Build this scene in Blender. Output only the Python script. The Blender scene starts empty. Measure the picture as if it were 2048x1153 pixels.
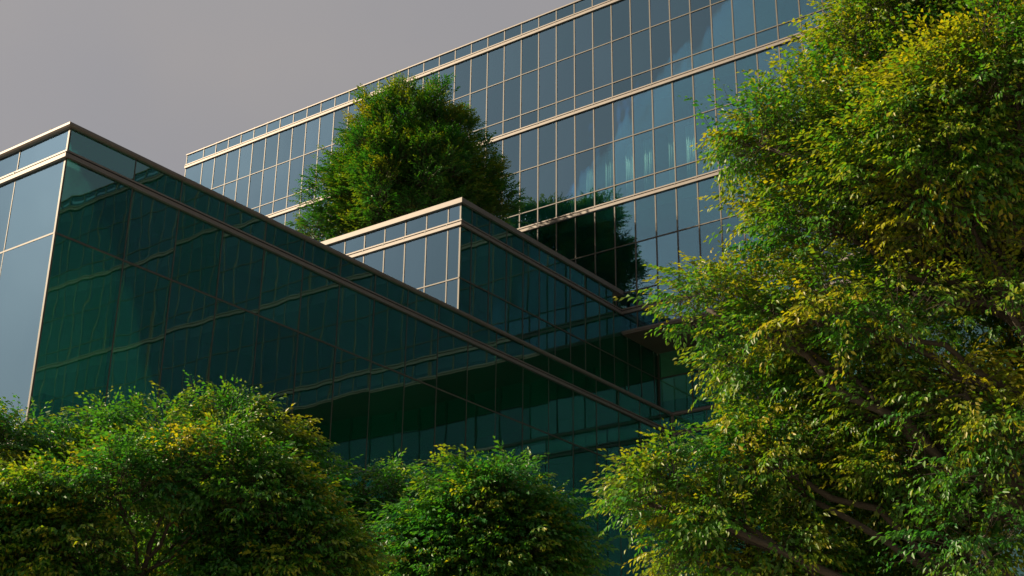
import bpy, math, random
import numpy as np
from mathutils import Matrix, Vector

# ------------------------------------------------------------------ camera, sky, sun, exposure
sc = bpy.context.scene
C = sc.collection
CAM_H = 1.6
F_PX = 2790.378
PITCH, ROLL, YAW = map(math.radians, (22.19523, 0.73347, 36.52577))

def cam_axes():
    cp, sp = math.cos(PITCH), math.sin(PITCH)
    cy, sy = math.cos(YAW), math.sin(YAW)
    cr, sr = math.cos(ROLL), math.sin(ROLL)
    m = np.array([[1, 0, 0], [0, sp, -cp], [0, cp, sp]])
    m = np.array([[cr, -sr, 0], [sr, cr, 0], [0, 0, 1]]) @ m
    return np.array([m @ np.array(d) for d in ((cy, -sy, 0), (sy, cy, 0), (0, 0, 1.0))])

AX = cam_axes()                       # world = AX @ (right, down, forward)
cam_data = bpy.data.cameras.new('camera')
cam_data.sensor_width = 36
cam_data.lens = F_PX / 2048 * 36
cam_data.clip_end = 2000
cam = bpy.data.objects.new('camera', cam_data)
C.objects.link(cam)
R3 = Matrix([[AX[i][0], -AX[i][1], -AX[i][2]] for i in range(3)])
cam.matrix_world = Matrix.Translation((0, 0, CAM_H)) @ R3.to_4x4()
sc.camera = cam

SUN_AZ = Vector((-0.82, -0.57))       # direction towards the sun on the ground plane
SUN_EL = math.radians(31)
VEIL_GAIN, VEIL_BASE = 0.17, 3.05
world = bpy.data.worlds.new('World')
sc.world = world
world.use_nodes = True
wn, wl = world.node_tree.nodes, world.node_tree.links
wn.clear()
w_out = wn.new('ShaderNodeOutputWorld')
w_bg = wn.new('ShaderNodeBackground'); w_bg.inputs['Strength'].default_value = 0.05
sky = wn.new('ShaderNodeTexSky'); sky.sky_type = 'NISHITA'; sky.sun_disc = False
sky.sun_elevation = SUN_EL
sky.sun_rotation = math.atan2(SUN_AZ.x, SUN_AZ.y)
sky.air_density = 1.0; sky.dust_density = 4.0; sky.ozone_density = 1.0
# hazy white sky: the sky's own brightness, veiled by thin cloud
geo = wn.new('ShaderNodeTexCoord')
noi = wn.new('ShaderNodeTexNoise'); noi.inputs['Scale'].default_value = 2.6
noi.inputs['Detail'].default_value = 5; noi.inputs['Roughness'].default_value = 0.5
rmp = wn.new('ShaderNodeMapRange')
rmp.inputs['From Min'].default_value = 0.3; rmp.inputs['From Max'].default_value = 0.62
rmp.inputs['To Min'].default_value = 0.72; rmp.inputs['To Max'].default_value = 0.95
bw = wn.new('ShaderNodeRGBToBW')
veil = wn.new('ShaderNodeVectorMath'); veil.operation = 'MULTIPLY_ADD'
veil.inputs[1].default_value = (VEIL_GAIN * 1.05, VEIL_GAIN * 0.985, VEIL_GAIN * 0.97)
veil.inputs[2].default_value = (VEIL_BASE * 1.05, VEIL_BASE * 0.985, VEIL_BASE * 0.97)
mix = wn.new('ShaderNodeMix'); mix.data_type = 'RGBA'
wl.new(geo.outputs['Generated'], noi.inputs['Vector'])
wl.new(noi.outputs['Fac'], rmp.inputs['Value'])
wl.new(rmp.outputs['Result'], mix.inputs['Factor'])
wl.new(sky.outputs['Color'], mix.inputs['A'])
wl.new(sky.outputs['Color'], bw.inputs['Color'])
wl.new(bw.outputs['Val'], veil.inputs[0])
# a veiled sky brightens towards the zenith
sep = wn.new('ShaderNodeSeparateXYZ'); wl.new(geo.outputs['Generated'], sep.inputs['Vector'])
zen = wn.new('ShaderNodeMath'); zen.operation = 'MULTIPLY_ADD'; zen.use_clamp = False
zen.inputs[1].default_value = 0.9 / 1.39; zen.inputs[2].default_value = 1.0 / 1.39
wl.new(sep.outputs['Z'], zen.inputs[0])
zen2 = wn.new('ShaderNodeMath'); zen2.operation = 'MAXIMUM'; zen2.inputs[1].default_value = 0.72
wl.new(zen.outputs[0], zen2.inputs[0])
vz = wn.new('ShaderNodeVectorMath'); vz.operation = 'SCALE'
wl.new(veil.outputs['Vector'], vz.inputs[0]); wl.new(zen2.outputs[0], vz.inputs['Scale'])
wl.new(vz.outputs['Vector'], mix.inputs['B'])
wl.new(mix.outputs['Result'], w_bg.inputs['Color'])
wl.new(w_bg.outputs['Background'], w_out.inputs['Surface'])

sun_data = bpy.data.lights.new('sun', 'SUN')
sun_data.energy = 5.0
sun_data.angle = math.radians(0.6)
sun_data.color = (1.0, 0.80, 0.55)
sun = bpy.data.objects.new('sun', sun_data)
C.objects.link(sun)
sdir = Vector((SUN_AZ.x * math.cos(SUN_EL), SUN_AZ.y * math.cos(SUN_EL), math.sin(SUN_EL))).normalized()
sun.rotation_euler = (-sdir).to_track_quat('-Z', 'Y').to_euler()
sun.location = sdir * 60

sc.render.engine = 'CYCLES'
sc.view_settings.view_transform = 'Standard'
sc.view_settings.look = 'None'
sc.view_settings.exposure = 1.0
sc.view_settings.gamma = 1.0
sc.view_settings.use_curve_mapping = False
sc.cycles.max_bounces = 10
sc.cycles.transparent_max_bounces = 8
sc.cycles.glossy_bounces = 4
sc.cycles.diffuse_bounces = 6

rng = np.random.default_rng(7)
random.seed(7)

def ray(px, py):
    d = AX @ np.array([px - 1024, py - 576.5, F_PX])
    return d / np.linalg.norm(d)

def at(px, py, dist):
    """point seen in the photo at (px,py), dist metres from the camera"""
    return np.array([0, 0, CAM_H]) + ray(px, py) * dist

def to_px(p):
    c = AX.T @ (np.asarray(p, float) - np.array([0, 0, CAM_H]))
    return 1024 + F_PX * c[0] / c[2], 576.5 + F_PX * c[1] / c[2]

# ------------------------------------------------------------------ materials
def mat(name):
    m = bpy.data.materials.new(name); m.use_nodes = True
    n, l = m.node_tree.nodes, m.node_tree.links
    n.clear()
    o = n.new('ShaderNodeOutputMaterial')
    return m, n, l, o

def simple(name, col, rough=0.5, metal=0.0, var=0.12, scale=3.0, bump=0.0, spec=0.5):
    m, n, l, o = mat(name)
    b = n.new('ShaderNodeBsdfPrincipled')
    b.inputs['Roughness'].default_value = rough
    b.inputs['Metallic'].default_value = metal
    b.inputs['Specular IOR Level'].default_value = spec
    g = n.new('ShaderNodeNewGeometry')
    t = n.new('ShaderNodeTexNoise'); t.inputs['Scale'].default_value = scale
    t.inputs['Detail'].default_value = 6
    l.new(g.outputs['Position'], t.inputs['Vector'])
    mr = n.new('ShaderNodeMapRange')
    mr.inputs['To Min'].default_value = 1 - var; mr.inputs['To Max'].default_value = 1 + var
    l.new(t.outputs['Fac'], mr.inputs['Value'])
    mx = n.new('ShaderNodeVectorMath'); mx.operation = 'SCALE'
    mx.inputs[0].default_value = col
    l.new(mr.outputs['Result'], mx.inputs['Scale'])
    l.new(mx.outputs['Vector'], b.inputs['Base Color'])
    if bump:
        bp = n.new('ShaderNodeBump'); bp.inputs['Strength'].default_value = bump
        bp.inputs['Distance'].default_value = 0.02
        l.new(t.outputs['Fac'], bp.inputs['Height']); l.new(bp.outputs['Normal'], b.inputs['Normal'])
    l.new(b.outputs['BSDF'], o.inputs['Surface'])
    return m

def make_glass(name, coat, body, film, film_w):
    m, n, l, o = mat(name)
    g = n.new('ShaderNodeNewGeometry')
    oi = n.new('ShaderNodeObjectInfo')
    # gentle roller-wave distortion of the panes
    mp = n.new('ShaderNodeMapping'); mp.inputs['Scale'].default_value = (1.0, 1.0, 0.55)
    l.new(g.outputs['Position'], mp.inputs['Vector'])
    off = n.new('ShaderNodeVectorMath'); off.operation = 'ADD'
    cmb = n.new('ShaderNodeCombineXYZ')
    mul = n.new('ShaderNodeMath'); mul.operation = 'MULTIPLY'; mul.inputs[1].default_value = 37.0
    l.new(oi.outputs['Random'], mul.inputs[0]); l.new(mul.outputs[0], cmb.inputs['Z'])
    l.new(mp.outputs['Vector'], off.inputs[0]); l.new(cmb.outputs['Vector'], off.inputs[1])
    t = n.new('ShaderNodeTexNoise'); t.inputs['Scale'].default_value = 0.9
    t.inputs['Detail'].default_value = 2.0; t.inputs['Roughness'].default_value = 0.35
    l.new(off.outputs['Vector'], t.inputs['Vector'])
    bp = n.new('ShaderNodeBump'); bp.inputs['Strength'].default_value = 1.0
    bp.inputs['Distance'].default_value = 0.0032
    l.new(t.outputs['Fac'], bp.inputs['Height'])
    gl = n.new('ShaderNodeBsdfGlossy'); gl.inputs['Roughness'].default_value = 0.004
    gl.inputs['Color'].default_value = (0.42, 0.74, 0.85, 1)
    l.new(bp.outputs['Normal'], gl.inputs['Normal'])
    vr = n.new('ShaderNodeMapRange'); vr.inputs['To Min'].default_value = 0.86; vr.inputs['To Max'].default_value = 1.12
    fx = n.new('ShaderNodeMath'); fx.operation = 'FRACT'
    l.new(mul.outputs[0], fx.inputs[0]); l.new(fx.outputs[0], vr.inputs['Value'])
    vs = n.new('ShaderNodeVectorMath'); vs.operation = 'SCALE'
    vs.inputs[0].default_value = coat
    l.new(vr.outputs['Result'], vs.inputs['Scale']); l.new(vs.outputs['Vector'], gl.inputs['Color'])
    tr = n.new('ShaderNodeBsdfTransparent'); tr.inputs['Color'].default_value = (*body, 1)
    df = n.new('ShaderNodeBsdfDiffuse')
    mr = n.new('ShaderNodeMapRange')
    mr.inputs['To Min'].default_value = 0.75; mr.inputs['To Max'].default_value = 1.25
    l.new(oi.outputs['Random'], mr.inputs['Value'])
    sc_ = n.new('ShaderNodeVectorMath'); sc_.operation = 'SCALE'
    sc_.inputs[0].default_value = film
    l.new(mr.outputs['Result'], sc_.inputs['Scale']); l.new(sc_.outputs['Vector'], df.inputs['Color'])
    m1 = n.new('ShaderNodeMixShader'); m1.inputs['Fac'].default_value = 1 - film_w
    l.new(df.outputs[0], m1.inputs[1]); l.new(tr.outputs[0], m1.inputs[2])
    fr = n.new('ShaderNodeFresnel'); fr.inputs['IOR'].default_value = 1.5
    fa = n.new('ShaderNodeMath'); fa.operation = 'MULTIPLY_ADD'
    fa.inputs[1].default_value = 1.0; fa.inputs[2].default_value = 0.19; fa.use_clamp = True
    l.new(fr.outputs[0], fa.inputs[0])
    m2 = n.new('ShaderNodeMixShader')
    l.new(fa.outputs[0], m2.inputs['Fac']); l.new(m1.outputs[0], m2.inputs[1]); l.new(gl.outputs[0], m2.inputs[2])
    l.new(m2.outputs[0], o.inputs['Surface'])
    return m

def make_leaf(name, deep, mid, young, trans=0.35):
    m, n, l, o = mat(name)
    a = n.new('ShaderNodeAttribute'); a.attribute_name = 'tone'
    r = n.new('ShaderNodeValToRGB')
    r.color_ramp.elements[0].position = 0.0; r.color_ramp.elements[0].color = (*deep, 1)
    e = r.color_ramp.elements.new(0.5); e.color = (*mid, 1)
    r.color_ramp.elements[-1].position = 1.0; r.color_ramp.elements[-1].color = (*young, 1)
    l.new(a.outputs['Fac'], r.inputs['Fac'])
    b = n.new('ShaderNodeBsdfPrincipled')
    b.inputs['Roughness'].default_value = 0.42
    b.inputs['Specular IOR Level'].default_value = 0.45
    l.new(r.outputs['Color'], b.inputs['Base Color'])
    t = n.new('ShaderNodeBsdfTranslucent')
    hs = n.new('ShaderNodeMix'); hs.data_type = 'RGBA'; hs.blend_type = 'MULTIPLY'
    hs.inputs['Factor'].default_value = 1.0
    hs.inputs['B'].default_value = (1.4, 1.55, 0.45, 1)
    l.new(r.outputs['Color'], hs.inputs['A']); l.new(hs.outputs['Result'], t.inputs['Color'])
    mx = n.new('ShaderNodeMixShader'); mx.inputs['Fac'].default_value = trans
    l.new(b.outputs[0], mx.inputs[1]); l.new(t.outputs[0], mx.inputs[2])
    l.new(mx.outputs[0], o.inputs['Surface'])
    return m

M_GLASS = make_glass('green_shaded_glass', (0.43, 0.76, 0.80), (0.46, 0.90, 0.68), (0.001, 0.20, 0.080), 0.15)  # shaded copy of the glass, tinted green for faces turned from the sun
M_GLASS_BLUE = make_glass('blue_lit_glass', (0.44, 0.69, 0.90), (0.52, 0.82, 0.80), (0.004, 0.08, 0.075), 0.08)  # lit copy of the glass, reflected sky blue put into its tint
M_ALU = simple('brushed_aluminium', (0.120, 0.107, 0.097), 0.55, 0.35, 0.16, 5.0) #, 0.06, 8.0)
M_ALU_D = simple('anodised_mullion', (0.040, 0.035, 0.024), 0.55, 0.0, 0.08, 8.0)
M_GASKET = simple('black_gasket', (0.02, 0.022, 0.018), 0.7)
M_SLAB = simple('concrete_slab', (0.34, 0.34, 0.32), 0.85, 0, 0.15, 1.5)
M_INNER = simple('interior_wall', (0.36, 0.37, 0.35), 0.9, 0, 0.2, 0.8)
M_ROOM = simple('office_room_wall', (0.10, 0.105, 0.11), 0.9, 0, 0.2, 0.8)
M_WHITE = simple('white_inner_wall', (0.62, 0.62, 0.60), 0.9, 0, 0.08, 0.6)
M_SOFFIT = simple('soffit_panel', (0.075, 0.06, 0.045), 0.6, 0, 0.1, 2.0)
M_ROOF = simple('roof_gravel', (0.22, 0.21, 0.19), 0.95, 0, 0.25, 20.0, 0.4)
M_CURTAIN = simple('curtain_fabric', (0.78, 0.76, 0.70), 0.9, 0, 0.06, 5.0)
M_BARK = simple('bark', (0.042, 0.033, 0.024), 0.9, 0, 0.5, 14.0, 0.8)
M_PAPER = simple('yellow_paper', (0.75, 0.42, 0.03), 0.8)
M_SOIL = simple('planter_soil', (0.05, 0.035, 0.025), 1.0, 0, 0.3, 12.0, 0.5)
M_PAVE = simple('ground_paving', (0.30, 0.28, 0.25), 0.9, 0, 0.2, 2.0, 0.3)
M_PATH = simple('paving', (0.26, 0.25, 0.23), 0.85, 0, 0.15, 4.0, 0.2)
M_RENDER = simple('pale_render', (0.42, 0.38, 0.30), 0.9, 0, 0.1, 1.0)

# ------------------------------------------------------------------ mesh helpers
def link(name, me, m=None, parent=None, label=None, cat=None, group=None, kind=None):
    o = bpy.data.objects.new(name, me)
    C.objects.link(o)
    if m is not None and me is not None and not me.materials:
        me.materials.append(m)
    if parent is not None:
        o.parent = parent
    if label: o['label'] = label
    if cat: o['category'] = cat
    if group: o['group'] = group
    if kind: o['kind'] = kind
    return o

BF = [(0, 3, 2, 1), (4, 5, 6, 7), (0, 1, 5, 4), (1, 2, 6, 5), (2, 3, 7, 6), (3, 0, 4, 7)]
def boxes(name, lst):
    v, f = [], []
    for (a, b) in lst:
        k = len(v)
        x0, y0, z0 = a; x1, y1, z1 = b
        x0, x1 = min(x0, x1), max(x0, x1); y0, y1 = min(y0, y1), max(y0, y1); z0, z1 = min(z0, z1), max(z0, z1)
        v += [(x0, y0, z0), (x1, y0, z0), (x1, y1, z0), (x0, y1, z0), (x0, y0, z1), (x1, y0, z1), (x1, y1, z1), (x0, y1, z1)]
        f += [tuple(i + k for i in q) for q in BF]
    me = bpy.data.meshes.new(name); me.from_pydata(v, [], f); me.update()
    return me

def box(name, a, b, m, parent=None, **k):
    return link(name, boxes(name, [(a, b)]), m, parent, **k)

def root(name, loc, label, cat, group=None):
    o = bpy.data.objects.new(name, None); C.objects.link(o); o.location = loc
    o['label'] = label; o['category'] = cat
    if group: o['group'] = group
    return o

# A wall is described in its own frame: s runs along the wall, z is up, n is the outward normal.
class Wall:
    def __init__(self, parent, axis, plane, out, glass=M_GLASS):
        self.p, self.axis, self.plane, self.out, self.glass = parent, axis, plane, out, glass
        self.pl = Vector(parent.location)
        self.cache = {}
    def pt(self, s, d, z):
        """s along, d outward from the plane"""
        w = (s, self.plane + self.out * d, z) if self.axis == 'x' else (self.plane + self.out * d, s, z)
        return tuple(np.array(w) - np.array(self.pl))
    def bar(self, name, s0, s1, z0, z1, d0, d1, m, **k):
        return box(name, self.pt(s0, d0, z0), self.pt(s1, d1, z1), m, self.p, **k)
    def bars(self, name, lst, m, **k):
        return link(name, boxes(name, [(self.pt(s0, d0, z0), self.pt(s1, d1, z1)) for (s0, s1, z0, z1, d0, d1) in lst]), m, self.p, **k)
    def pane(self, s0, s1, z0, z1, tilt=0.0016):
        w, h = round(s1 - s0, 3), round(z1 - z0, 3)
        key = (w, h)
        if key not in self.cache:
            e = 0.012
            a, b = (-w / 2, -e, -h / 2), (w / 2, 0, h / 2)
            if self.axis == 'y':
                a, b = (-e, -w / 2, -h / 2), (0, w / 2, h / 2)
                if self.out < 0: a, b = (0, -w / 2, -h / 2), (e, w / 2, h / 2)
            elif self.out < 0:
                a, b = (-w / 2, 0, -h / 2), (w / 2, e, h / 2)
            me = boxes('pane', [(a, b)])
            me.materials.append(self.glass)
            self.cache[key] = me
        o = link('pane', self.cache[key], None, self.p)
        o.location = self.pt((s0 + s1) / 2, 0, (z0 + z1) / 2)
        o.rotation_euler = (rng.normal(0, tilt), rng.normal(0, tilt * 0.3), rng.normal(0, tilt)) if self.axis == 'x' else \
                           (rng.normal(0, tilt * 0.3), rng.normal(0, tilt), rng.normal(0, tilt))
        return o
    def pane_stuff(self, lst):
        if not lst: return
        v, f = [], []
        for (s0, s1, z0, z1) in lst:
            k = len(v)
            dd = rng.normal(0, 0.002, 4)
            v += [self.pt(s0, dd[0], z0), self.pt(s1, dd[1], z0), self.pt(s1, dd[2], z1), self.pt(s0, dd[3], z1)]
            f.append((k, k + 1, k + 2, k + 3))
        me = bpy.data.meshes.new('panes'); me.from_pydata(v, [], f); me.update()
        link('far_panes', me, self.glass, self.p, kind='stuff')
    def band(self, s0, s1, zb, joints, h=0.21):
        """storey band: a fascia, a dark groove and a thin lip above it"""
        fb = self.bar('storey_band', s0, s1, zb, zb + h * 0.52, -0.03, 0.075, M_ALU)
        sub = [self.bar('groove', s0, s1, zb + h * 0.52, zb + h * 0.76, -0.03, 0.012, M_GASKET),
               self.bar('lip', s0, s1, zb + h * 0.76, zb + h, -0.03, 0.055, M_ALU)]
        if joints: sub.append(self.bars('clips', [(s - 0.022, s + 0.022, zb + h * 0.40, zb + h * 0.80, 0.012, 0.079) for s in joints], M_ALU_D, kind='stuff'))
        for o in sub: o.parent = fb

def spans(edges, gap):
    return [(a + gap, b - gap) for a, b in zip(edges[:-1], edges[1:])]

def in_view(wall, s0, s1, z0, z1):
    """size in the photo of a pane, 0 when it lies outside the picture"""
    pts = [to_px(np.array(wall.pt(s, 0, z)) + np.array(wall.pl)) for s, z in ((s0, z0), (s1, z0), (s1, z1), (s0, z1))]
    x = [p[0] for p in pts]; y = [p[1] for p in pts]
    if max(x) < 0 or min(x) > 2048 or max(y) < 0 or min(y) > 1153: return 0
    return (max(x) - min(x)) * (max(y) - min(y))

# ------------------------------------------------------------------ levels (metres above the ground)
H = CAM_H
Z5 = 18.46 + H          # storey band of the roof-garden block, lowest band of the tall building
Z6 = 13.96 + H          # storey band of the low wing
FL = 4.5
Z4, Z3, Z2 = Z5 + FL, Z5 + 2 * FL, Z5 + 3 * FL
ZTOP = 32.75 + H
VM, UL, UR = 40.76, -50.75, 15.0        # tall facade: plane, left and right end
MOD = 0.893
VREC, VPOD = 43.25, 42.05
UW, VW = -23.93, 15.96                  # wing corner
UB, VB = -25.16, 31.21                  # roof-garden block corner

# ------------------------------------------------------------------ ground
box('ground', (-250, -250, -0.5), (250, 250, 0), M_PAVE, kind='structure')
box('path', (-60, 12, 0.004), (40, 15.2, 0.06), M_PATH, kind='structure')

# ------------------------------------------------------------------ tall office building
office = root('office_building', (-18, VM, 0), 'tall office building with a long blue glass curtain wall and pale storey bands', 'building')
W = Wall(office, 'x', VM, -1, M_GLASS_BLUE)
mull = [UL, UL + 1.25]
while mull[-1] + MOD < UR: mull.append(mull[-1] + MOD)
mull.append(UR)
cand = []
rows = [(Z2 + 0.21, ZTOP - 0.05)]
for zb in (Z4, Z3, Z5):
    rows += [(zb + FL - 1.742, zb + FL), (zb + 0.855, zb + FL - 1.778), (zb + 0.21, zb + 0.819)]
rows.append((Z5 - 0.66, Z5))
for (z0, z1) in rows:
    for (a, b) in spans(mull, 0.022):
        cand.append((in_view(W, a, b, z0, z1), a, b, z0, z1))
# the part hidden by the roof-garden block and the wing stays with the joined panes
def hidden(a, b, z0, z1):
    x, y = to_px(((a + b) / 2, VM, (z0 + z1) / 2))
    if y > 241 + 0.488 * (x - 143) + 10: return True
    if x > 1830 or (x > 1640 and y > 150) or (x > 1520 and y > 330): return True
    return (640 < x < 1010) and (y > 190 + abs(x - 830) * 0.9) and y < 480
cand = [((0 if hidden(*c[1:]) else c[0]),) + c[1:] for c in cand]
cand.sort(reverse=True)
for c in cand[:300]:
    if c[0] > 60: W.pane(*c[1:], tilt=0.0026)
W.pane_stuff([c[1:] for i, c in enumerate(cand) if i >= 300 or c[0] <= 60])
for s in mull:
    W.bar('mullion', s - 0.024, s + 0.024, Z5 - 0.66, ZTOP + 0.055, -0.10, 0.018, M_ALU_D)
for zb in (Z2, Z3, Z4, Z5):
    W.band(UL - 0.04, UR + 0.04, zb, mull)
for zb in (Z3, Z4, Z5):
    for dz in (FL - 1.778, 0.819):
        W.bar('transom', UL, UR, zb + dz, zb + dz + 0.036, -0.08, 0.026, M_ALU_D)
W.bar('roof_edge', UL - 0.05, UR + 0.05, ZTOP - 0.05, ZTOP, -0.35, 0.05, M_ALU)
W.bar('bottom_rail', UL, UR, Z5 - 0.72, Z5 - 0.66, -0.1, 0.05, M_ALU)
# carcass: slabs, back wall, side walls, roof
for z in (Z2, Z3, Z4, Z5):
    W.bar('floor_slab', UL + 0.1, UR - 0.1, z - 0.35, z + 0.12, -9.0, -0.32, M_SLAB)
W.bar('roof_slab', UL + 0.1, UR - 0.1, Z2 + 0.16, Z2 + 0.45, -14.0, -0.13, M_ROOF)
W.bar('rear_wall', UL, UR, 0.0, Z2 + 0.3, -14.3, -14.05, M_INNER)
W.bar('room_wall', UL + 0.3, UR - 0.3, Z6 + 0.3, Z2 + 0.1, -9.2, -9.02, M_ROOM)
for s in (UL, UR - 0.25):
    W.bar('side_wall', s, s + 0.25, Z5 - 0.6, ZTOP - 0.06, -14.0, -0.12, M_INNER)
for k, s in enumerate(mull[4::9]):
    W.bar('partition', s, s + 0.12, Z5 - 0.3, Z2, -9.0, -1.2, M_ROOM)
# overhang: soffit panels and the recessed storey behind it
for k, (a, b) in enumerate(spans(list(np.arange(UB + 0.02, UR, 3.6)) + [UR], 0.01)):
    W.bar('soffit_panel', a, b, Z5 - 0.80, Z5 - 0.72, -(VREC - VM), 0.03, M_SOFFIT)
WR = Wall(office, 'x', VREC, -1)
rm = list(np.arange(UB + 0.05, UR, 1.4)) + [UR]
for (a, b) in spans(rm, 0.025):
    for (z0, z1) in ((16.69 + H, Z5 - 0.8), (Z6 + 0.1, 16.65 + H)):
        if a < -18: WR.pane(a, b, z0, z1)
WR.pane_stuff([(a, b, z0, z1) for (a, b) in spans(rm, 0.025) for (z0, z1) in ((16.69 + H, Z5 - 0.8), (Z6 + 0.1, 16.65 + H)) if a >= -18])
for s in rm: WR.bar('mullion', s - 0.025, s + 0.025, Z6 + 0.1, Z5 - 0.8, -0.1, 0.02, M_ALU_D)
WR.bar('transom', UB, UR, 16.65 + H, 16.69 + H, -0.08, 0.03, M_ALU_D)

# ------------------------------------------------------------------ block with the roof garden
block = root('garden_block', (UB, VB, 0), 'small glass block with pale coping carrying a round tree on its roof', 'building')
BA = Wall(block, 'x', VB, -1, M_GLASS_BLUE)  # front face takes the bluer lit copy of the block's glass
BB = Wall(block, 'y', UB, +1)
ULB = -46.0
ba = [UB, UB - 0.51]
while ba[-1] - MOD > ULB: ba.append(ba[-1] - MOD)
ba = ba[::-1]
bb = [VB, VB + 0.56]
while bb[-1] + 0.934 < VREC - 0.1: bb.append(bb[-1] + 0.934)
bb.append(VREC)
brow = [(18.65 + H, 19.22 + H), (16.69 + H, 18.45 + H), (14.2 + H, 16.65 + H)]
for wl_, ed in ((BA, ba), (BB, bb)):
    for (a, b) in spans(ed, 0.02):
        for i, (z0, z1) in enumerate(brow):
            if wl_ is BB and i == 0 and b > VM: continue
            if wl_ is BA and a < -40: continue
            wl_.pane(a, b, z0, z1)
BA.pane_stuff([(a, b, z0, z1) for (a, b) in spans(ba, 0.02) if a < -40 for (z0, z1) in brow])
for s in ba[:-1]: BA.bar('mullion', s - 0.022, s + 0.022, 14.2 + H, 19.22 + H, -0.1, 0.016, M_ALU_D)
for s in bb[1:]: BB.bar('mullion', s - 0.018, s + 0.018, 14.2 + H, (19.22 if s < VM else 17.6) + H, -0.1, 0.012, M_ALU_D)
box('corner_post', (-0.05, 0.0, 14.2 + H), (0.012, -0.012, 19.22 + H), M_ALU_D, block)
BA.band(ba[0], UB + 0.07, 18.45 + H, ba[1:-1], 0.2)
BB.band(VB + 0.001, VM + 0.07, 18.451 + H, [s for s in bb[1:] if s < VM - 0.1], 0.198)
BA.bar('transom', ba[0], UB, 16.65 + H, 16.69 + H, -0.08, 0.024, M_ALU_D)
BB.bar('transom', VB, VREC, 16.65 + H, 16.69 + H, -0.08, 0.024, M_ALU_D)
BA.bar('coping', ba[0], UB + 0.09, 19.22 + H, 19.39 + H, -0.45, 0.09, M_ALU)
BB.bar('coping', VB + 0.452, VM + 0.02, 19.221 + H, 19.388 + H, -0.45, 0.09, M_ALU)
box('roof_slab', (ULB - UB, 0.1, 18.0 + H), (-0.1, VM - VB - 0.2, 18.42 + H), M_ROOF, block)
box('inner_wall', (ULB - UB, 3.2, 13.95 + H), (-3.2, 3.4, 18.0 + H), M_INNER, block)
box('inner_wall', (-3.4, 3.4, 13.95 + H), (-3.2, VREC - VB - 0.1, 18.0 + H), M_INNER, block)
box('floor_slab', (ULB - UB, 0.14, 13.9 + H), (-0.14, VREC - VB - 0.1, 14.15 + H), M_SLAB, block)

# ------------------------------------------------------------------ long low wing
wing = root('glass_wing', (UW, VW, 0), 'long low wing of dark green glass with a sloped metal coping and sharp corner', 'building')
WA = Wall(wing, 'x', VW, -1, M_GLASS_BLUE)  # end face takes the lit blue copy, long face the shaded green
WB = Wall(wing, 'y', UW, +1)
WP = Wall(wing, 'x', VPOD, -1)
ULW = -48.0
wa = [UW, UW - 1.79]
while wa[-1] - 1.8 > ULW: wa.append(wa[-1] - 1.8)
wa = wa[::-1]
wb = [VW] + [17.78 + 1.377 * k for k in range(18)]
wb = [s for s in wb if s < VPOD - 0.3] + [VPOD]
wp = list(np.arange(UW, UR, 1.4)) + [UR]
wrow = [(14.14 + H, 14.70 + H), (12.20 + H, 13.96 + H), (7.7 + H, 12.16 + H), (3.3 + H, 7.62 + H), (0.1, 3.22 + H)]
for wl_, ed in ((WA, wa), (WB, wb), (WP, wp)):
    for (a, b) in spans(ed, 0.016):
        st = []
        for i, (z0, z1) in enumerate(wrow):
            if (wl_ is WP and a > -19) or (wl_ is WA and b < -33) or i == 4:
                st.append((a, b, z0, z1))
            else:
                wl_.pane(a, b, z0, z1, 0.0022)
        wl_.far = getattr(wl_, 'far', []) + st
    wl_.pane_stuff(wl_.far)
for wl_, ed in ((WA, wa[:-1]), (WB, wb[1:-1]), (WP, wp[1:])):
    for s in ed: wl_.bar('mullion', s - 0.013, s + 0.013, 0.0, 14.70 + H, -0.12, 0.010, M_ALU_D)
box('corner_post', (-0.045, -0.012, 0), (0.012, 0.03, 14.70 + H), M_ALU_D, wing)
WP.bar('corner_post', UW + 0.0, UW + 0.075, 0, 14.72 + H, -0.05, 0.075, M_ALU)
for zt in (12.16, 7.62, 3.22):
    hh = 0.04 if zt > 12 else 0.08
    WA.bar('transom', wa[0], UW, zt + H, zt + hh + H, -0.08, 0.014, M_ALU_D)
    WB.bar('transom', VW, VPOD, zt + H, zt + hh + H, -0.08, 0.014, M_ALU_D)
    WP.bar('transom', UW + 0.08, UR, zt + H, zt + hh + H, -0.08, 0.014, M_ALU_D)
WA.band(wa[0], UW + 0.07, 13.96 + H, wa[1:-1], 0.18)
WB.band(VW + 0.001, VPOD - 0.07, 13.961 + H, [], 0.178)
WP.band(UW + 0.08, UR, 13.96 + H, wp[2:], 0.18)
# coping in lengths, each with a sloping top and a drip edge; mitred where two walls meet
def coping_len(wall, s0, s1, m0=0, m1=0):
    pr = [(-0.02, 14.70), (0.07, 14.70), (0.10, 14.735), (0.10, 14.79), (0.085, 14.80), (-0.16, 14.915), (-0.42, 14.915), (-0.42, 14.70)]
    v = [wall.pt(s0 + m0 * d, d, z + H) for d, z in pr] + [wall.pt(s1 + m1 * d, d, z + H) for d, z in pr]
    n_ = len(pr)
    f = [tuple(range(n_)), tuple(range(2 * n_ - 1, n_ - 1, -1))] + [(i, i + n_, (i + 1) % n_ + n_, (i + 1) % n_) for i in range(n_)]
    me = bpy.data.meshes.new('coping'); me.from_pydata(v, [], f); me.update()
    return link('coping_length', me, M_ALU, wall.p)
sb = spans(wb, 0.003)
for k, (a, b) in enumerate(sb): coping_len(WB, a, b, -1 if k == 0 else 0, -1 if k == len(sb) - 1 else 0)
sa = spans(wa, 0.003)
for k, (a, b) in enumerate(sa): coping_len(WA, a, b, 0, 1 if k == len(sa) - 1 else 0)
sp_ = spans(wp, 0.003)
for k, (a, b) in enumerate(sp_): coping_len(WP, a, b, 1 if k == 0 else 0, 0)
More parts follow.
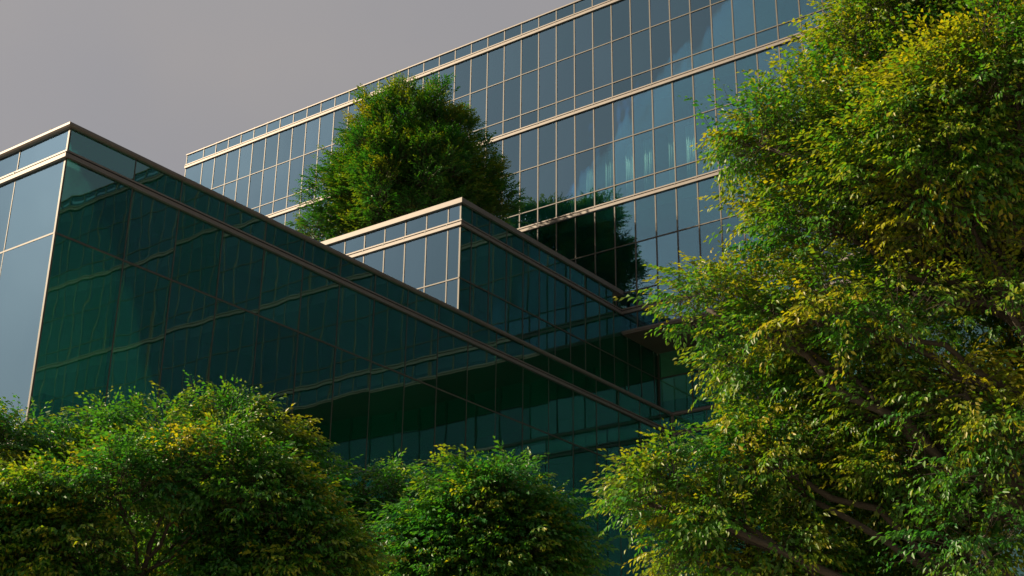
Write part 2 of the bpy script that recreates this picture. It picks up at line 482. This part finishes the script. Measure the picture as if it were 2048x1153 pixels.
box('roof_slab', (ULW - UW, 0.14, 13.55 + H), (-0.14, VREC - VW - 0.05, 13.88 + H), M_ROOF, wing)
WP.bar('terrace_slab', UW - 0.1, UR, 13.75 + H, 14.02 + H, -(VREC - VPOD) - 9, -0.14, M_ROOF)
for z in (9.0, 4.6):
    box('floor_slab', (ULW - UW, 0.9, z - 0.35 + H), (-0.9, VREC - VW, z + H), M_SLAB, wing)
box('inner_wall', (ULW - UW, 3.4, 0), (-3.4, 3.6, 13.5 + H), M_WHITE, wing)
box('inner_wall', (-3.6, 3.6, 0), (-3.4, VREC - VW, 13.5 + H), M_WHITE, wing)
WP.bar('inner_wall', UW, UR, 0, 13.7 + H, -7.2, -7.0, M_INNER)

# ------------------------------------------------------------------ trees
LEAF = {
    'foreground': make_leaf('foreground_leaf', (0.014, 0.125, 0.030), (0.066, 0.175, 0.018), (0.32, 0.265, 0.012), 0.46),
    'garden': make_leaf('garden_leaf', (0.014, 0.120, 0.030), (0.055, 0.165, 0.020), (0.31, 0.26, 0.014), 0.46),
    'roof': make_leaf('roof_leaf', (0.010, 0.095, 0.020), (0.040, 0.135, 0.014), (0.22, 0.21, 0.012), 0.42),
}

def unit(v):
    return v / np.maximum(np.linalg.norm(v, axis=-1, keepdims=True), 1e-9)

def spray_template(r, n, leaf, droop, arch):
    """n leaves along an arching twig of length 1; returns (n,4,3) vertices and (n,) position on the twig"""
    out, tt = [], []
    for i in range(n):
        t = (i + 0.6) / n
        side = 1 if i % 2 else -1
        x = t; z = arch * t - (arch + 0.25) * t * t
        y = 0.10 * math.sin(3 * t) * r.uniform(-1, 1) + side * r.uniform(0, 0.10) * (1 - 0.5 * t)
        base = np.array([x, y, z])
        d = np.array([r.uniform(0.25, 0.9) + 0.5 * (t > 0.9), side * r.uniform(0.35, 1.0) * (1.15 - 0.8 * t), -droop * r.uniform(0.5, 1.5) - 0.2 * t])
        d /= np.linalg.norm(d)
        up = np.array([r.normal(0, 0.45), r.normal(0, 0.45) , 1.0])
        w = np.cross(d, up); w /= np.linalg.norm(w)
        nn = np.cross(w, d)
        L = leaf * r.uniform(0.75, 1.2) * (1.0 - 0.25 * (t > 0.85))
        wd = L * r.uniform(0.20, 0.29)
        bend = -0.16 * L * r.uniform(0.4, 1.6)
        fold = 0.10 * L
        p0 = base + d * 0.04
        out.append([p0, p0 + d * L * 0.45 + w * wd + nn * fold, p0 + d * L + nn * bend, p0 + d * L * 0.45 - w * wd + nn * fold])
        tt.append(t)
    return np.array(out), np.array(tt)

def tube(path, radii, sides=6):
    path = np.asarray(path, float); n = len(path)
    tan = unit(np.gradient(path, axis=0))
    ref = np.array([0.31, 0.17, 0.93]) if abs(tan[0][2]) < 0.9 else np.array([1.0, 0.1, 0])
    v, f = [], []
    for i in range(n):
        a = unit(np.cross(tan[i], ref)); b = np.cross(tan[i], a)
        for k in range(sides):
            t = 2 * math.pi * k / sides
            v.append(path[i] + radii[i] * (math.cos(t) * a + math.sin(t) * b))
    for i in range(n - 1):
        for k in range(sides):
            k2 = (k + 1) % sides
            f.append((i * sides + k, i * sides + k2, (i + 1) * sides + k2, (i + 1) * sides + k))
    f.append(tuple(range(sides))[::-1]); f.append(tuple((n - 1) * sides + k for k in range(sides)))
    return v, f

def curve(a, b, r, sag=0.12, n=7, rise=0.25):
    a, b = np.array(a, float), np.array(b, float)
    L = np.linalg.norm(b - a)
    mid = (a + b) / 2 + np.array([0, 0, rise * L * 0.5]) + r.normal(0, sag * L * 0.5, 3)
    t = np.linspace(0, 1, n)[:, None]
    p = (1 - t) ** 2 * a + 2 * t * (1 - t) * mid + t * t * b
    p[1:-1] += r.normal(0, 0.018 * L, (n - 2, 3))
    return p

def mesh_np(name, verts, faces_flat, loop_tot, smooth=False):
    me = bpy.data.meshes.new(name)
    me.vertices.add(len(verts)); me.vertices.foreach_set('co', np.asarray(verts, np.float32).ravel())
    nf = len(loop_tot)
    me.loops.add(len(faces_flat)); me.loops.foreach_set('vertex_index', np.asarray(faces_flat, np.int32))
    me.polygons.add(nf)
    st = np.concatenate([[0], np.cumsum(loop_tot)[:-1]]).astype(np.int32)
    me.polygons.foreach_set('loop_start', st)
    if smooth: me.polygons.foreach_set('use_smooth', np.ones(nf, bool))
    me.update(calc_edges=True)
    return me

def tree(name, label, group, base, fork_h, lobes, n_leaves, leaf, spray_len, kind, seed, trunk_r=0.18,
         droop=0.55, arch=0.45, lift=0.25, clump_r=0.45, tone0=0.30, lean=(0, 0), top=None, shell=0.5, pad=1.0):
    r = np.random.default_rng(seed)
    base = np.array(base, float)
    rt = root(name, tuple(base), label, 'tree', group)
    crown_c = np.mean([c for c, _ in lobes], axis=0)
    # --- clumps on the lobes
    vol = np.array([np.prod(rr) ** (2 / 3) for _, rr in lobes])
    per = 14                                        # leaves on a spray
    n_spr = n_leaves // per
    spr_per_clump = 34
    n_cl = max(len(lobes) * 3, n_spr // spr_per_clump)
    cl_c, cl_l = [], []
    for i, (c, rr) in enumerate(lobes):
        k = max(3, int(round(n_cl * vol[i] / vol.sum())))
        d = unit(r.normal(0, 1, (k * 3, 3)) + np.array([0, 0, 0.25]))
        # keep well spread directions
        keep = [0]
        for j in range(1, len(d)):
            if len(keep) >= k: break
            if min(np.linalg.norm(d[j] - d[q]) for q in keep) > 1.5 / math.sqrt(k): keep.append(j)
        while len(keep) < k: keep.append(r.integers(len(d)))
        d = d[keep]
        rad = (r.uniform(shell, 1.0, k) ** 0.6)[:, None]
        cl_c.append(np.array(c) + d * np.array(rr) * rad); cl_l += [i] * k
    cl_c = np.concatenate(cl_c); cl_l = np.array(cl_l)
    nC = len(cl_c)
    lob_c = np.array([c for c, _ in lobes])
    cl_out = unit(unit(cl_c - lob_c[cl_l]) + 0.6 * unit(cl_c - crown_c))
    cl_r = clump_r * r.uniform(0.7, 1.35, nC)
    cl_tone = r.normal(0, 0.15, nC)
    # --- sprays
    ns = n_spr
    ci = r.integers(0, nC, ns)
    dirs = unit(r.normal(0, 1, (ns, 3)) + 0.7 * cl_out[ci] + np.array([0, 0, 0.35]))
    pos = cl_c[ci] + dirs * np.array([1.15, 1.15, 0.75 * pad]) * (cl_r[ci] * r.uniform(0.15, 1.0, ns) ** 0.5 * np.where(r.uniform(0, 1, ns) < 0.06, r.uniform(1.2, 1.7, ns), 1.0))[:, None]
    F = dirs + 0.8 * cl_out[ci] + r.normal(0, 0.35, (ns, 3)); F[:, 2] = F[:, 2] * 0.6 + lift
    F = unit(F)
    up = np.array([0, 0, 1.0]) + r.normal(0, 0.28, (ns, 3))
    Rt = unit(np.cross(F, up)); U = np.cross(Rt, F)
    S = spray_len * r.uniform(0.8, 1.2, ns)
    st_tone = tone0 - 0.05 + cl_tone[ci] + r.normal(0, 0.07, ns) + 0.13 * np.clip(dirs[:, 2], 0, 1)     # yellower clump tops: sunlit look painted in, along with new shoots
    NT = 14
    temps = [spray_template(r, per, leaf / spray_len, droop, arch) for _ in range(NT)]
    ti = r.integers(0, NT, ns)
    V, T = [], []
    tw_v, tw_f = [], []
    for k in range(NT):
        s = np.where(ti == k)[0]
        tv, tt = temps[k]
        lv = tv.reshape(-1, 3)
        w = pos[s][:, None, :] + S[s][:, None, None] * (lv[None, :, 0:1] * F[s][:, None, :] + lv[None, :, 1:2] * Rt[s][:, None, :] + lv[None, :, 2:3] * U[s][:, None, :])
        V.append(w.reshape(-1, 3))
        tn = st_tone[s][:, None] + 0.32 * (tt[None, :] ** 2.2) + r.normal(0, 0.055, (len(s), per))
        T.append(np.repeat(np.clip(tn, 0, 1).ravel(), 4))
    V = np.concatenate(V); T = np.concatenate(T)
    nl = len(V) // 4
    b4 = (np.arange(nl) * 4)[:, None]
    fl = np.concatenate([b4 + np.array([[0, 2, 1]]), b4 + np.array([[0, 3, 2]])], axis=1).ravel()
    me = mesh_np('crown', V - base, fl, np.full(nl * 2, 3, np.int32))
    at_ = me.attributes.new('tone', 'FLOAT', 'POINT'); at_.data.foreach_set('value', T.astype(np.float32))
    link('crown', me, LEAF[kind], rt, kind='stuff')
    # --- twigs carrying the sprays
    q = np.array([-0.35, 0.75])
    zz = np.where(q > 0, arch * q - (arch + 0.25) * q * q, arch * q)
    tv = []
    for j, (x, z) in enumerate(zip(q, zz)):
        cpt = pos + S[:, None] * (x * F + z * U)
        th = np.array([0.0042, 0.0018])[j] * (leaf / 0.09)
        for a in range(3):
            ang = a * 2.094
            tv.append(cpt + th * (math.cos(ang) * Rt + math.sin(ang) * U))
    tv = np.stack(tv, axis=1)                       # ns,6,3
    pat = []
    for j in range(1):
        for a in range(3):
            pat.append([j * 3 + a, j * 3 + (a + 1) % 3, (j + 1) * 3 + (a + 1) % 3, (j + 1) * 3 + a])
    pat = np.array(pat)
    ff = (np.arange(ns)[:, None, None] * 6 + pat[None]).ravel()
    link('twigs', mesh_np('twigs', tv.reshape(-1, 3) - base, ff, np.full(ns * 3, 4, np.int32)), M_BARK, rt, kind='stuff')
    # --- trunk
    tp = np.array(top if top is not None else crown_c, float)
    fork = np.array([base[0] + lean[0], base[1] + lean[1], base[2] + fork_h])
    zs = [np.array([base[0], base[1], base[2] - 0.15])]
    m_ = 6
    for j in range(1, m_): zs.append(base + (fork - base) * j / m_ + r.normal(0, trunk_r * 0.25, 3) * [1, 1, 0])
    n_up = 6
    for j in range(n_up + 1):
        a = j / n_up
        zs.append(fork + (tp - fork) * a + (r.normal(0, trunk_r * 0.5, 3) if 0 < j < n_up else 0))
    zs = np.array(zs)
    tr = np.linspace(1, 0, len(zs)) ** 0.8 * trunk_r + 0.02
    tr[0] *= 1.45; tr[1] *= 1.12
    v, f = tube(zs - base, tr, 10)
    me = bpy.data.meshes.new('trunk'); me.from_pydata([tuple(p) for p in v], [], f); me.update()
    for pl in me.polygons: pl.use_smooth = True
    trunk = link('trunk', me, M_BARK, rt)
    # --- limbs with their branches
    for i, (c, rr) in enumerate(lobes):
        c = np.array(c)
        hd = np.linalg.norm(zs[:, :2] - c[:2], axis=1)
        want = c[2] - 0.55 * np.linalg.norm(c[:2] - fork[:2]) - 0.3
        cand_ = range(m_ - 1, len(zs) - 1)
        j = min(cand_, key=lambda q_: abs(zs[q_][2] - want))
        a = zs[j]
        lp = curve(a, c, r, 0.14, 8, 0.10)
        r0 = min(tr[j] * 0.5, 0.012 + 0.013 * np.linalg.norm(c - a))
        lr = np.linspace(r0, 0.022, 8)
        vv, ff_ = tube(lp - base, lr, 7)
        vv = list(vv)
        for q_ in np.where(cl_l == i)[0]:
            e = cl_c[q_]
            jj = min(range(2, 8), key=lambda x: np.linalg.norm(lp[x] - e) + 0.08 * x)
            bp_ = curve(lp[jj], e, r, 0.2, 5, 0.15)
            v2, f2 = tube(bp_ - base, np.linspace(max(0.012, lr[jj] * 0.6), 0.006, 5), 5)
            k = len(vv); vv += list(v2); ff_ += [tuple(x + k for x in t) for t in f2]
        me = bpy.data.meshes.new('limb'); me.from_pydata([tuple(p) for p in vv], [], ff_); me.update()
        for pl in me.polygons: pl.use_smooth = True
        link('limb', me, M_BARK, trunk)
    return rt

def lobes_px(lst, D, shrink=0.0):
    out = []
    for l in lst:
        x, y, rp = l[:3]; dd = l[3] if len(l) > 3 else 0.0
        d = D + dd; rm_ = rp / F_PX * d; rm_ = max(rm_ - shrink, rm_ * 0.3)
        out.append((at(x, y, d), (rm_, rm_, rm_ * 0.85)))
    return out

def ground_under(x, y, D, z=0.0):
    p = at(x, y, D); return (p[0], p[1], z)

DR = 14.0
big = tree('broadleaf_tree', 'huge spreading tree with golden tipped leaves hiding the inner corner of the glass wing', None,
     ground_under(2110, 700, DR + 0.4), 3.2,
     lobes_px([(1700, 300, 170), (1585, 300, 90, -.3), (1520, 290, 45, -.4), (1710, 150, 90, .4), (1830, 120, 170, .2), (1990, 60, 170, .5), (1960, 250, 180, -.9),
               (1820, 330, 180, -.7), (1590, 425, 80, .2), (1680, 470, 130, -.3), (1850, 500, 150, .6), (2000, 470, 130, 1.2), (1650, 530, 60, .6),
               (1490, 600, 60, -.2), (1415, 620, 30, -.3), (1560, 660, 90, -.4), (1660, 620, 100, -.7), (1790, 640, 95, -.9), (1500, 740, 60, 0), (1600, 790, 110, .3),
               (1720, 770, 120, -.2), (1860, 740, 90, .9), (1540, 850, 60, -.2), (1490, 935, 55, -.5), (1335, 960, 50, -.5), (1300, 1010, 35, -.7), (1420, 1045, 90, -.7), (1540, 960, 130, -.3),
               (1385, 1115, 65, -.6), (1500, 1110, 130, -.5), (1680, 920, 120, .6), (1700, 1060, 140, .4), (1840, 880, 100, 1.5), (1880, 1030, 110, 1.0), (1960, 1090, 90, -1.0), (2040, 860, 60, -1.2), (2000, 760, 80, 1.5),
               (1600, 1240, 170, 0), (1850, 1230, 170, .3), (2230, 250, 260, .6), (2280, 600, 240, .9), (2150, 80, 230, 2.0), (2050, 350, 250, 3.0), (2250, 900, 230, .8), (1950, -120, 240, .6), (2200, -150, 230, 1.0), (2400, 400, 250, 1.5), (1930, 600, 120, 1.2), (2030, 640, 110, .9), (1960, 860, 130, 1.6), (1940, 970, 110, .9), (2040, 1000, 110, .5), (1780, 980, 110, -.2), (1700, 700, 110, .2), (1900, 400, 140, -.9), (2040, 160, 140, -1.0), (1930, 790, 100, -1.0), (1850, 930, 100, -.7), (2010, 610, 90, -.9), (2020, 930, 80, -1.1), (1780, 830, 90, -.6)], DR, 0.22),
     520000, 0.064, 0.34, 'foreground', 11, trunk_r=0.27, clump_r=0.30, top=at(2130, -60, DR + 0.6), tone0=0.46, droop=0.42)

tree('broadleaf_tree', 'garden tree with golden topped crown below the sharp outer corner of the wing', None,
     ground_under(330, 900, 21.5), 2.4,
     lobes_px([(330, 882, 85), (460, 872, 85), (545, 892, 70), (585, 927, 45, .3), (220, 902, 75), (110, 892, 75, .3), (20, 892, 70, .2), (-80, 912, 100), (400, 972, 130), (250, 992, 120),
               (100, 1002, 120), (540, 982, 80), (-60, 1022, 120), (400, 1072, 130, .8), (150, 1102, 130, .8)], 21.0, 0.30),
     85000, 0.082, 0.40, 'garden', 21, trunk_r=0.17, clump_r=0.36, tone0=0.32, droop=0.45)

tree('broadleaf_tree', 'low garden tree with a crooked dark stem showing under its sunlit crown', None,
     ground_under(330, 1100, 17.0), 2.0,
     lobes_px([(230, 990, 90), (340, 950, 85), (440, 930, 70), (130, 1010, 80), (40, 1040, 90), (480, 1000, 100), (570, 1050, 100), (630, 1075, 60, .3), (390, 1040, 90, .4),
               (120, 1120, 110), (0, 1140, 110), (470, 1120, 110, .3), (600, 1150, 120), (200, 1080, 70, 1.2), (-90, 1060, 110), (420, 1230, 120), (180, 1260, 120)], 17.0, 0.28),
     110000, 0.076, 0.38, 'garden', 31, trunk_r=0.14, clump_r=0.32, tone0=0.30, droop=0.45)

tree('broadleaf_tree', 'smaller dim tree squeezed between the sunlit garden tree and the domed tree', None,
     ground_under(690, 1100, 20.0), 1.8,
     lobes_px([(650, 982, 60), (730, 982, 60), (790, 992, 50), (620, 1042, 80), (700, 1062, 80), (780, 1072, 80), (680, 1132, 110), (800, 1152, 100)], 20.5, 0.28),
     48000, 0.078, 0.38, 'garden', 41, trunk_r=0.11, clump_r=0.34, tone0=0.24, droop=0.45)

tree('broadleaf_tree', 'domed dark green tree in front of the deepest green glass', None,
     ground_under(990, 1100, 19.0), 1.9,
     lobes_px([(942, 983, 60), (1022, 988, 65), (877, 1023, 60), (962, 1048, 90), (1072, 1048, 60), (1112, 1118, 50), (1042, 1108, 90), (892, 1108, 90), (832, 1068, 50),
               (992, 1178, 110), (852, 1178, 90), (1102, 1178, 60), (952, 1258, 120)], 19.0, 0.28),
     75000, 0.078, 0.38, 'garden', 51, trunk_r=0.13, clump_r=0.34, tone0=0.24, droop=0.45)

# tree on the roof garden, in a planter
RT = np.array([-31.0, 35.3, 18.42 + H])
px0 = to_px((RT[0], RT[1], RT[2]))
D_RT = float(np.linalg.norm(RT + np.array([0, 0, 5.5]) - np.array([0, 0, H])))
planter = root('planter', (RT[0], RT[1], RT[2]), 'concrete planter on the garden block roof holding the round tree', 'planter')
for (a, b) in (((-1.6, -1.6, 0), (1.6, -1.4, 0.55)), ((-1.6, 1.4, 0), (1.6, 1.6, 0.55)), ((-1.6, -1.4, 0), (-1.4, 1.4, 0.55)), ((1.4, -1.4, 0), (1.6, 1.4, 0.55))):
    box('planter_wall', a, b, M_SLAB, planter)
box('soil', (-1.4, -1.4, 0), (1.4, 1.4, 0.45), M_SOIL, planter)
tree('roof_tree', 'round dense tree growing on the garden block roof before the tall facade', None,
     (RT[0], RT[1], RT[2] + 0.45), 0.9,
     lobes_px([(763, 236, 42), (820, 222, 47), (877, 231, 45), (744, 279, 47), (905, 279, 47), (820, 288, 85), (706, 331, 47), (696, 388, 61), (653, 426, 39), (634, 450, 26), (938, 326, 42), (957, 374, 47),
               (986, 412, 34), (772, 402, 104), (877, 393, 104), (668, 464, 47), (744, 469, 76), (829, 459, 95), (924, 440, 66), (976, 440, 30), (829, 345, 104, 1.4), (820, 383, 114, -1.6), (772, 326, 76, -1.2), (877, 336, 66, -1.2)], D_RT, 0.15),
     190000, 0.115, 0.48, 'roof', 61, trunk_r=0.24, clump_r=0.38, tone0=0.34, droop=0.2, arch=0.15, lift=0.95, pad=1.7, shell=0.6)

# ------------------------------------------------------------------ curtains, notice, rod
def curtain(u0, u1, z0, z1, d, seed):
    r = np.random.default_rng(seed)
    n = max(10, int((u1 - u0) * 44)); ph = r.uniform(0, 6)
    xs = np.linspace(0, u1 - u0, n); v, f = [], []
    for x in xs:
        y = 0.028 * math.sin(x * 62 + ph) + 0.012 * math.sin(x * 23 + ph)
        v += [(x, y, 0), (x + 0.01 * math.sin(x * 30), y * 0.7, (z1 - z0))]
    for i in range(n - 1): f.append((2 * i, 2 * i + 2, 2 * i + 3, 2 * i + 1))
    me = bpy.data.meshes.new('curtain'); me.from_pydata(v, [], f); me.update()
    for p in me.polygons: p.use_smooth = True
    o = link('curtain', me, M_CURTAIN, None, 'white pleated curtain inside the tall facade storey that mirrors the roof tree top', 'curtain', 'white curtains in one storey of the tall facade')
    md = o.modifiers.new('thick', 'SOLIDIFY'); md.thickness = 0.004
    o.location = (u0, VM + d, z0)
cu = [s for s in mull if -30.3 < s < -16.0]
for k, s in enumerate(cu):
    w = (0.42, 0.55, 0.34, 0.50, 0.46)[k % 5]
    curtain(s + MOD - 0.06 - w, s + MOD - 0.05, Z4 + 0.21, Z4 + FL - 1.95, 0.24, k)
note = link('notice', boxes('notice', [((-0.085, 0, -0.13), (0.085, 0.004, 0.13))]), M_PAPER, None,
            'small yellow paper notice stuck inside the tall facade glass just above a band', 'notice')
dn = ray(1163, 423); tn = (VM + 0.022) / dn[1]
note.location = (dn[0] * tn, VM + 0.022, H + dn[2] * tn)

rod = root('roof_knob', (UW - 1.0, VW + 0.2, 14.915 + H), 'tiny knob on a short stalk upon the wing coping', 'lamp')  # small knob on the wing roof, not a light source
box('stalk', (-0.012, -0.012, -0.02), (0.012, 0.012, 0.10), M_ALU_D, rod)
box('head', (-0.05, -0.035, 0.10), (0.03, 0.035, 0.15), M_GASKET, rod)


# unseen copies of the big tree, added to darken low reflections in the glass
def copy_tree(o, parent=None):
    c = o.copy(); C.objects.link(c); c.parent = parent
    for ch in list(o.children): copy_tree(ch, c)
    return c
for (x, y, s, rz, lb) in ((5.5, 23.0, 1.15, 2.1, 'unseen leafy tree added beyond the huge spreading tree to darken reflections'),
                          (6.0, 33.0, 1.2, 4.0, 'unseen leafy tree added close to the podium glass to darken reflections'),
                          (14.0, 12.0, 1.25, 1.0, 'unseen leafy tree added apart from the others to darken low reflections')):
    t = copy_tree(big)
    t.location = (x, y, 0); t.scale = (s, s, s); t.rotation_euler = (0, 0, rz); t['label'] = lb
